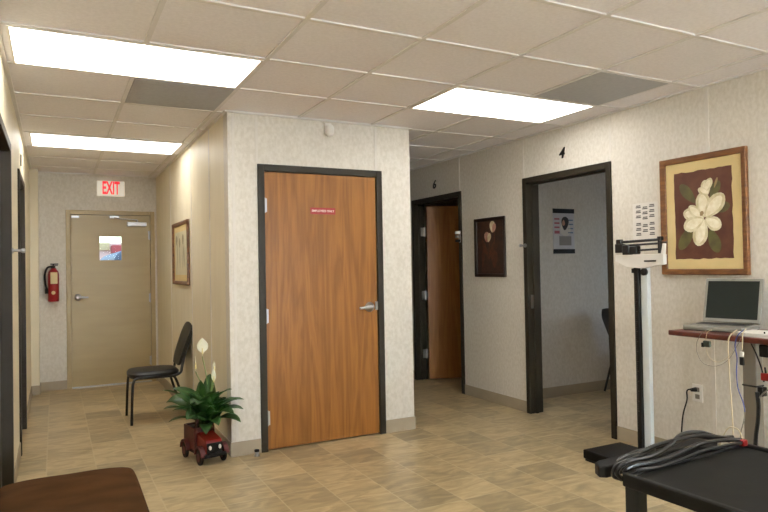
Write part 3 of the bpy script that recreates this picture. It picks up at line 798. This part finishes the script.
# laptop
r_=ray(702.5,321.6);tt=(BZ+.03-EYE)/r_.z;a_h=Vector((r_.x*tt,r_.y*tt,0))
ang=math.radians(-78);mid=a_h+Vector((math.cos(ang),math.sin(ang),0))*.163
lp=thing('laptop','open silver laptop with dark screen on the mahogany shelf','laptop',(mid.x,mid.y,BZ),ang)
# local x along the hinge (screen left to right), -y toward the viewer
lw=.326
m=MB();m.box((-lw/2,-.262,.004),(lw/2,0,.03));m.build('base',M['silver'],lp,bevel=.005)
m=MB();m.box((-lw/2+.004,-.259,.0),(lw/2-.004,-.004,.006));m.build('underside',M['keys'],lp)
m=MB();m.box((-.14,-.14,.0295),(.14,-.03,.0325));m.build('keyboard',M['keys'],lp,bevel=.001)
m=MB();m.box((-.04,-.21,.0295),(.04,-.155,.031));m.build('touchpad',M['greycable'],lp)
tilt=Matrix.Translation((0,.0,.03))@Matrix.Rotation(math.radians(-14),4,'X')
m=MB();m.box((-lw/2,0,.004),(lw/2,.014,.275),tilt);lid=m.build('lid',M['silver'],lp,bevel=.004)
m=MB();m.box((-lw/2+.016,-.0015,.026),(lw/2-.016,0,.258),tilt);m.build('display',M['screen'],lid)
m=MB();m.box((-.012,-.002,.264),(.012,.0,.269),tilt);m.build('latch',M['greycable'],lid)
# white device to the right of laptop
e=thing('paper_stack','stack of white papers on the mahogany shelf right of the laptop','papers',(3.36,2.06,BZ),RW)
for k in range(4):
    R_=Matrix.Rotation(math.radians((-4,3,-1,5)[k]),4,'Z');m=MB();m.box((-.12,-.1,.005*k+.0005),(.20,.1,.005*k+.0045),R_);m.build('sheet',M['paper'],e)
# hanging cables and bits
def cable(name,pts,r,mt,label,cat='cable',n=6,group=None):
    m=MB();m.tube(smooth_path(pts,n),r,8);o=m.build(name,M[mt],smooth=True);tag(o,label,cat,group);return o
XS=3.222
def hc(*uv,X=XS): return [onX(u,v,X) for u,v in uv]
top=lambda u,v: onX(u,v,3.26)
cable('cable',[onX(708,330,3.27),*hc((702,333),(697,342),(697,352),(703,363),(716,366),(728,360),(737,346),(741,338))],.0016,'greycable','thin grey cable hanging in the widest shallow loop below the shelf')
cable('cable',[onX(712,330,3.27),*hc((707,333),(706,345),(709,357),(719,362),(731,354),(735,343))],.0016,'beige','thin pale cable in the smaller inner loop below the shelf')
cable('cable',[onX(737,330,3.27),*hc((730,336),(728,346),(729,365),(730,385),(732,410),(733,432),(733,450),(734,470))],.0032,'beige','beige cable falling straight down to the floor left of the post')
cable('cable',[onX(744,330,3.27),*hc((738,335),(735,345),(737,358),(736.5,372),(738,388),(743,402),(745,412))],.003,'blue','dark blue cable hanging beside the cart post')
cable('cable',[onX(746,329,3.27),*hc((743,333),(742.5,340),(742,350))],.003,'beige','short beige cable ending in a black connector below the shelf')
p=onX(742,361,XS)
e=thing('cable_connector','black and white cable connector dangling under the shelf','connector',tuple(p))
MB().cb((0,0,0),(.014,.022,.045)).build('plug_body',M['blackplastic'],e,bevel=.003)
MB().cb((0,0,.035),(.012,.018,.028)).build('plug_collar',M['white'],e,bevel=.003)
p=onX(707,343,XS)
e=thing('dongle','dark green adapter hanging below the left end of the shelf','adapter',tuple(p))
MB().cb((0,0,-.005),(.02,.042,.036)).build('case',mat('dark_green_plastic',(42,50,42),.5),e,bevel=.006)
MB().cb((0,.022,-.012),(.022,.016,.025)).build('plug',M['blackplastic'],e,bevel=.003)
cable('cable',hc((751,343),(757,356),(762,370),(764,382),X=3.3),.004,'blackplastic','black cable from the shelf curving right of the post to a red plug')
p=onX(765,351,3.3)
e=thing('power_adapter','black power adapter hanging right of the cart post','adapter',tuple(p));MB().cb((0,0,0),(.03,.05,.065)).build('case',M['blackplastic'],e,bevel=.006)
MB().tube([(0,0,.03),(0,.0,.10)],.004).build('lead',M['blackplastic'],e)
p=onX(766,377,3.3)
e=thing('red_plug','red plug hanging on a cable right of the cart post','plug',tuple(p));MB().cb((0,0,0),(.025,.045,.04)).build('case',M['red'],e,bevel=.005)
MB().tube([(0,0,.015),(0,.004,.05)],.005).build('lead',M['blackplastic'],e)
cable('cable',hc((757,392),(758.5,405),(758,420),(756,436),(755,455),X=3.4),.011,'blackplastic','thick black cable hanging down the right side of the cart post')
cable('cable',hc((759,398),(765,392),(772,388),X=3.4),.004,'greycable','grey cable running off to the right from the post clamp')
cable('cable',[onX(745,408,3.3),*hc((744,420),(741,432),(740,445),(739,460),X=3.3)],.003,'greycable','grey cable hanging low just left of the cart post')

# ------------------------------------------------------------------ black utility table in the foreground
TZ=.65
tb=thing('utility_cart','black plastic utility cart with lipped top in the right foreground','cart',(1.62,1.475,0),math.radians(2.5))
tw,tl=.655,1.0
m=MB();m.box((0,-tl,TZ-.028),(tw,0,TZ-.012));m.build('top_tray',M['tabletop'],tb)
m=MB();l=.022
m.box((0,-tl,TZ-.045),(l,0,TZ)).box((tw-l,-tl,TZ-.045),(tw,0,TZ)).box((l,-l,TZ-.045),(tw-l,0,TZ)).box((l,-tl,TZ-.045),(tw-l,-tl+l,TZ));m.build('rim',M['blackplastic'],tb,bevel=.006)
for x in (.002,tw-.05):
    for yy in (-.058,-tl+.008):
        m=MB();m.box((x,yy,.05),(x+.048,yy+.05,TZ-.04));lg=m.build('leg',M['blackplastic'],tb,bevel=.006)
        m=MB();m.lathe([(.014,-.01),(.025,-.008),(.025,.008),(.014,.01)],16,(x+.024,yy+.025,.025),'x');m.build('caster',M['blackplastic'],lg,smooth=True)
m=MB();m.prism([(.0,.095),(.02,.13),(.05,.14),(tw-.05,.14),(tw-.02,.13),(tw,.095),(tw-.02,.075),(.02,.075)],TZ-.045,TZ-.004,'z')
m.box((.18,-.001,TZ-.04),(.24,.08,TZ-.012)).box((tw-.14,-.001,TZ-.04),(tw-.08,.08,TZ-.012));m.build('push_handle',M['blackplastic'],tb,bevel=.008,seg=3)
# coiled black cables along its back edge
ca=math.cos(math.radians(2.5));sa=math.sin(math.radians(2.5))
def tp(x,y,z): return Vector((1.62+ca*x-sa*y,1.475+sa*x+ca*y,z))
coils=[
 [(.02,.035,TZ-.05),(.0,.05,TZ-.01),(.03,.04,TZ+.025),(.10,.03,TZ+.04),(.20,.03,TZ+.055),(.33,.02,TZ+.06),(.42,.02,TZ+.055),(.52,.0,TZ+.035),(.60,-.01,TZ+.012)],
 [(.01,.03,TZ-.045),(-.012,.03,TZ-.01),(.02,.02,TZ+.02),(.12,.0,TZ+.03),(.22,.01,TZ+.045),(.34,.04,TZ+.068),(.44,.04,TZ+.062),(.50,.02,TZ+.04),(.56,.0,TZ+.014)],
 [(.03,.02,TZ-.04),(.005,.012,TZ-.008),(.03,.0,TZ+.014),(.12,-.02,TZ+.018),(.25,-.01,TZ+.022),(.38,-.005,TZ+.035),(.50,-.01,TZ+.03),(.615,-.02,TZ+.014)],
 [(.05,.03,TZ-.03),(.03,.05,TZ+.004),(.10,.06,TZ+.03),(.2,.06,TZ+.03),(.3,.05,TZ+.035),(.40,.05,TZ+.05),(.5,.03,TZ+.03),(.6,.01,TZ+.02)],
 [(.035,.0,TZ-.02),(.03,-.02,TZ+.004),(.12,-.035,TZ+.002),(.25,-.03,TZ+.006),(.40,-.02,TZ+.012),(.60,-.03,TZ+.008)],
 [(.02,.04,TZ-.05),(-.014,.045,TZ-.03),(-.01,.035,TZ+.01),(.05,.02,TZ+.03),(.14,.03,TZ+.035),(.2,.05,TZ+.03),(.14,.08,TZ+.02),(.07,.08,TZ+.012),(.04,.07,TZ+.004)]]
labs=['outermost arched black cable of the bundle on the cart edge','black cable rising highest over the middle of the bundle','glossy black cable lying lower across the front of the bundle','black cable running behind the bundle beside the push handle','black cable lying flat along the cart rim under the others','black cable curled back in a loop at the left end of the bundle']
for i,(cc,lb) in enumerate(zip(coils,labs)):
    cable('cable',[tp(q_[0]+.026,q_[1],TZ+(q_[2]-TZ)*.85) for q_ in cc],.0078 if i<4 else .006,'cablejacket',lb,group='black cables bundled on the cart')
p=tp(.625,-.03,TZ-.005)
e=thing('cable_end','small red plastic plug at the right end of the cart cable bundle','plug',tuple(p))
MB().box((-.012,-.01,.0),(.012,.012,.022)).build('case',M['red'],e,bevel=.003)
cable('cable',[tp(.628,-.028,TZ+.018),tp(.635,.0,TZ+.05),tp(.64,.05,TZ+.02),tp(.645,.12,TZ-.2),tp(.645,.14,.012)],.0022,'beige','thin pale cable dropping behind the cart from the red plug')

# ------------------------------------------------------------------ outside, seen through the small door window
og=MB().box((-12,YE+.12,-.25),(14,40,-.15));struct(og.build('ground_outside',mat('pavement',(168,164,158),.9,bump=.4)))
e=thing('building','low pale building beyond the end door with a red awning','building',(-2,24,-.15))
MB().box((-9,0,0),(9,4,2.45)).build('wall',mat('stucco',(236,214,206),.9),e)
MB().box((3.75,-.8,2.1),(9,0,2.35)).build('awning',mat('awning_red',(190,96,96),.8),e)
MB().box((-9,-.1,2.2),(3.7,0,2.45)).build('fascia',mat('fascia_yellow',(214,206,160),.8),e)
v=thing('parked_van','blue-grey van parked outside beyond the end door','van',(1.95,12.6,-.15))
m=MB();m.prism([(-1.0,.25),(-1.05,1.2),(-.98,1.75),(-.85,1.86),(.85,1.86),(.98,1.75),(1.05,1.2),(1.0,.25)],-.2,4.2,'y');m.build('body',mat('van_blue',(100,118,136),.35),v,bevel=.05)
MB().box((-.8,-.215,1.15),(.8,-.2,1.65)).build('rear_window',M['screen'],v)
MB().box((-1.0,-.3,.3),(1.0,-.2,.5)).build('bumper',M['blackplastic'],v,bevel=.02)
for x in (-.95,.8):
    for yy in (.6,3.4):
        m=MB();m.lathe([(.2,0),(.32,.01),(.32,.15),(.2,.16)],20,(x,yy,.32),'x');m.build('wheel',M['blackplastic'],v,smooth=True)

# ------------------------------------------------------------------ light
wd=bpy.data.worlds.new('World');bpy.context.scene.world=wd;wd.use_nodes=True
bg=wd.node_tree.nodes['Background'];sk=wd.node_tree.nodes.new('ShaderNodeTexSky');sk.sky_type='NISHITA';sk.sun_elevation=math.radians(50);sk.sun_rotation=math.radians(200);sk.sun_disc=False
wd.node_tree.links.new(sk.outputs[0],bg.inputs[0]);bg.inputs[1].default_value=.35
def area(name,loc,rot,sx,sy,power,col):
    l=bpy.data.lights.new(name,'AREA');l.shape='RECTANGLE';l.size=sx;l.size_y=sy;l.energy=power;l.color=col
    o=bpy.data.objects.new(name,l);C.objects.link(o);o.location=loc;o.rotation_euler=rot;return o
# daylight as area lamps, outside the invented back window and the room 4 window
area('daylight_back',(1.75,YB-.35,1.35),(PI/2+.25,0,0),2.8,1.25,330,(.82,.91,1.0))  # added lamp, tilted up to brighten the ceiling
area('daylight_room_four',(6.8,3.45,1.5),(0,PI/2,0),1.1,1.4,9,(.72,.84,1.0))

# ------------------------------------------------------------------ camera
cam=bpy.data.cameras.new('camera');cam.sensor_width=36;cam.lens=F/768*36;cam.clip_start=.02
co=bpy.data.objects.new('camera',cam);C.objects.link(co)
fw=ray(384,256).normalized();rt=(ray(385,256)-ray(383,256)).normalized();up=rt.cross(fw)
co.matrix_world=Matrix(((rt.x,up.x,-fw.x,0),(rt.y,up.y,-fw.y,0),(rt.z,up.z,-fw.z,EYE),(0,0,0,1)))
S_=bpy.context.scene;S_.camera=co
S_.view_settings.view_transform='Standard';S_.view_settings.look='None';S_.view_settings.gamma=1;S_.view_settings.use_curve_mapping=False
S_.view_settings.exposure=0.08
S_.cycles.max_bounces=12;S_.cycles.diffuse_bounces=8
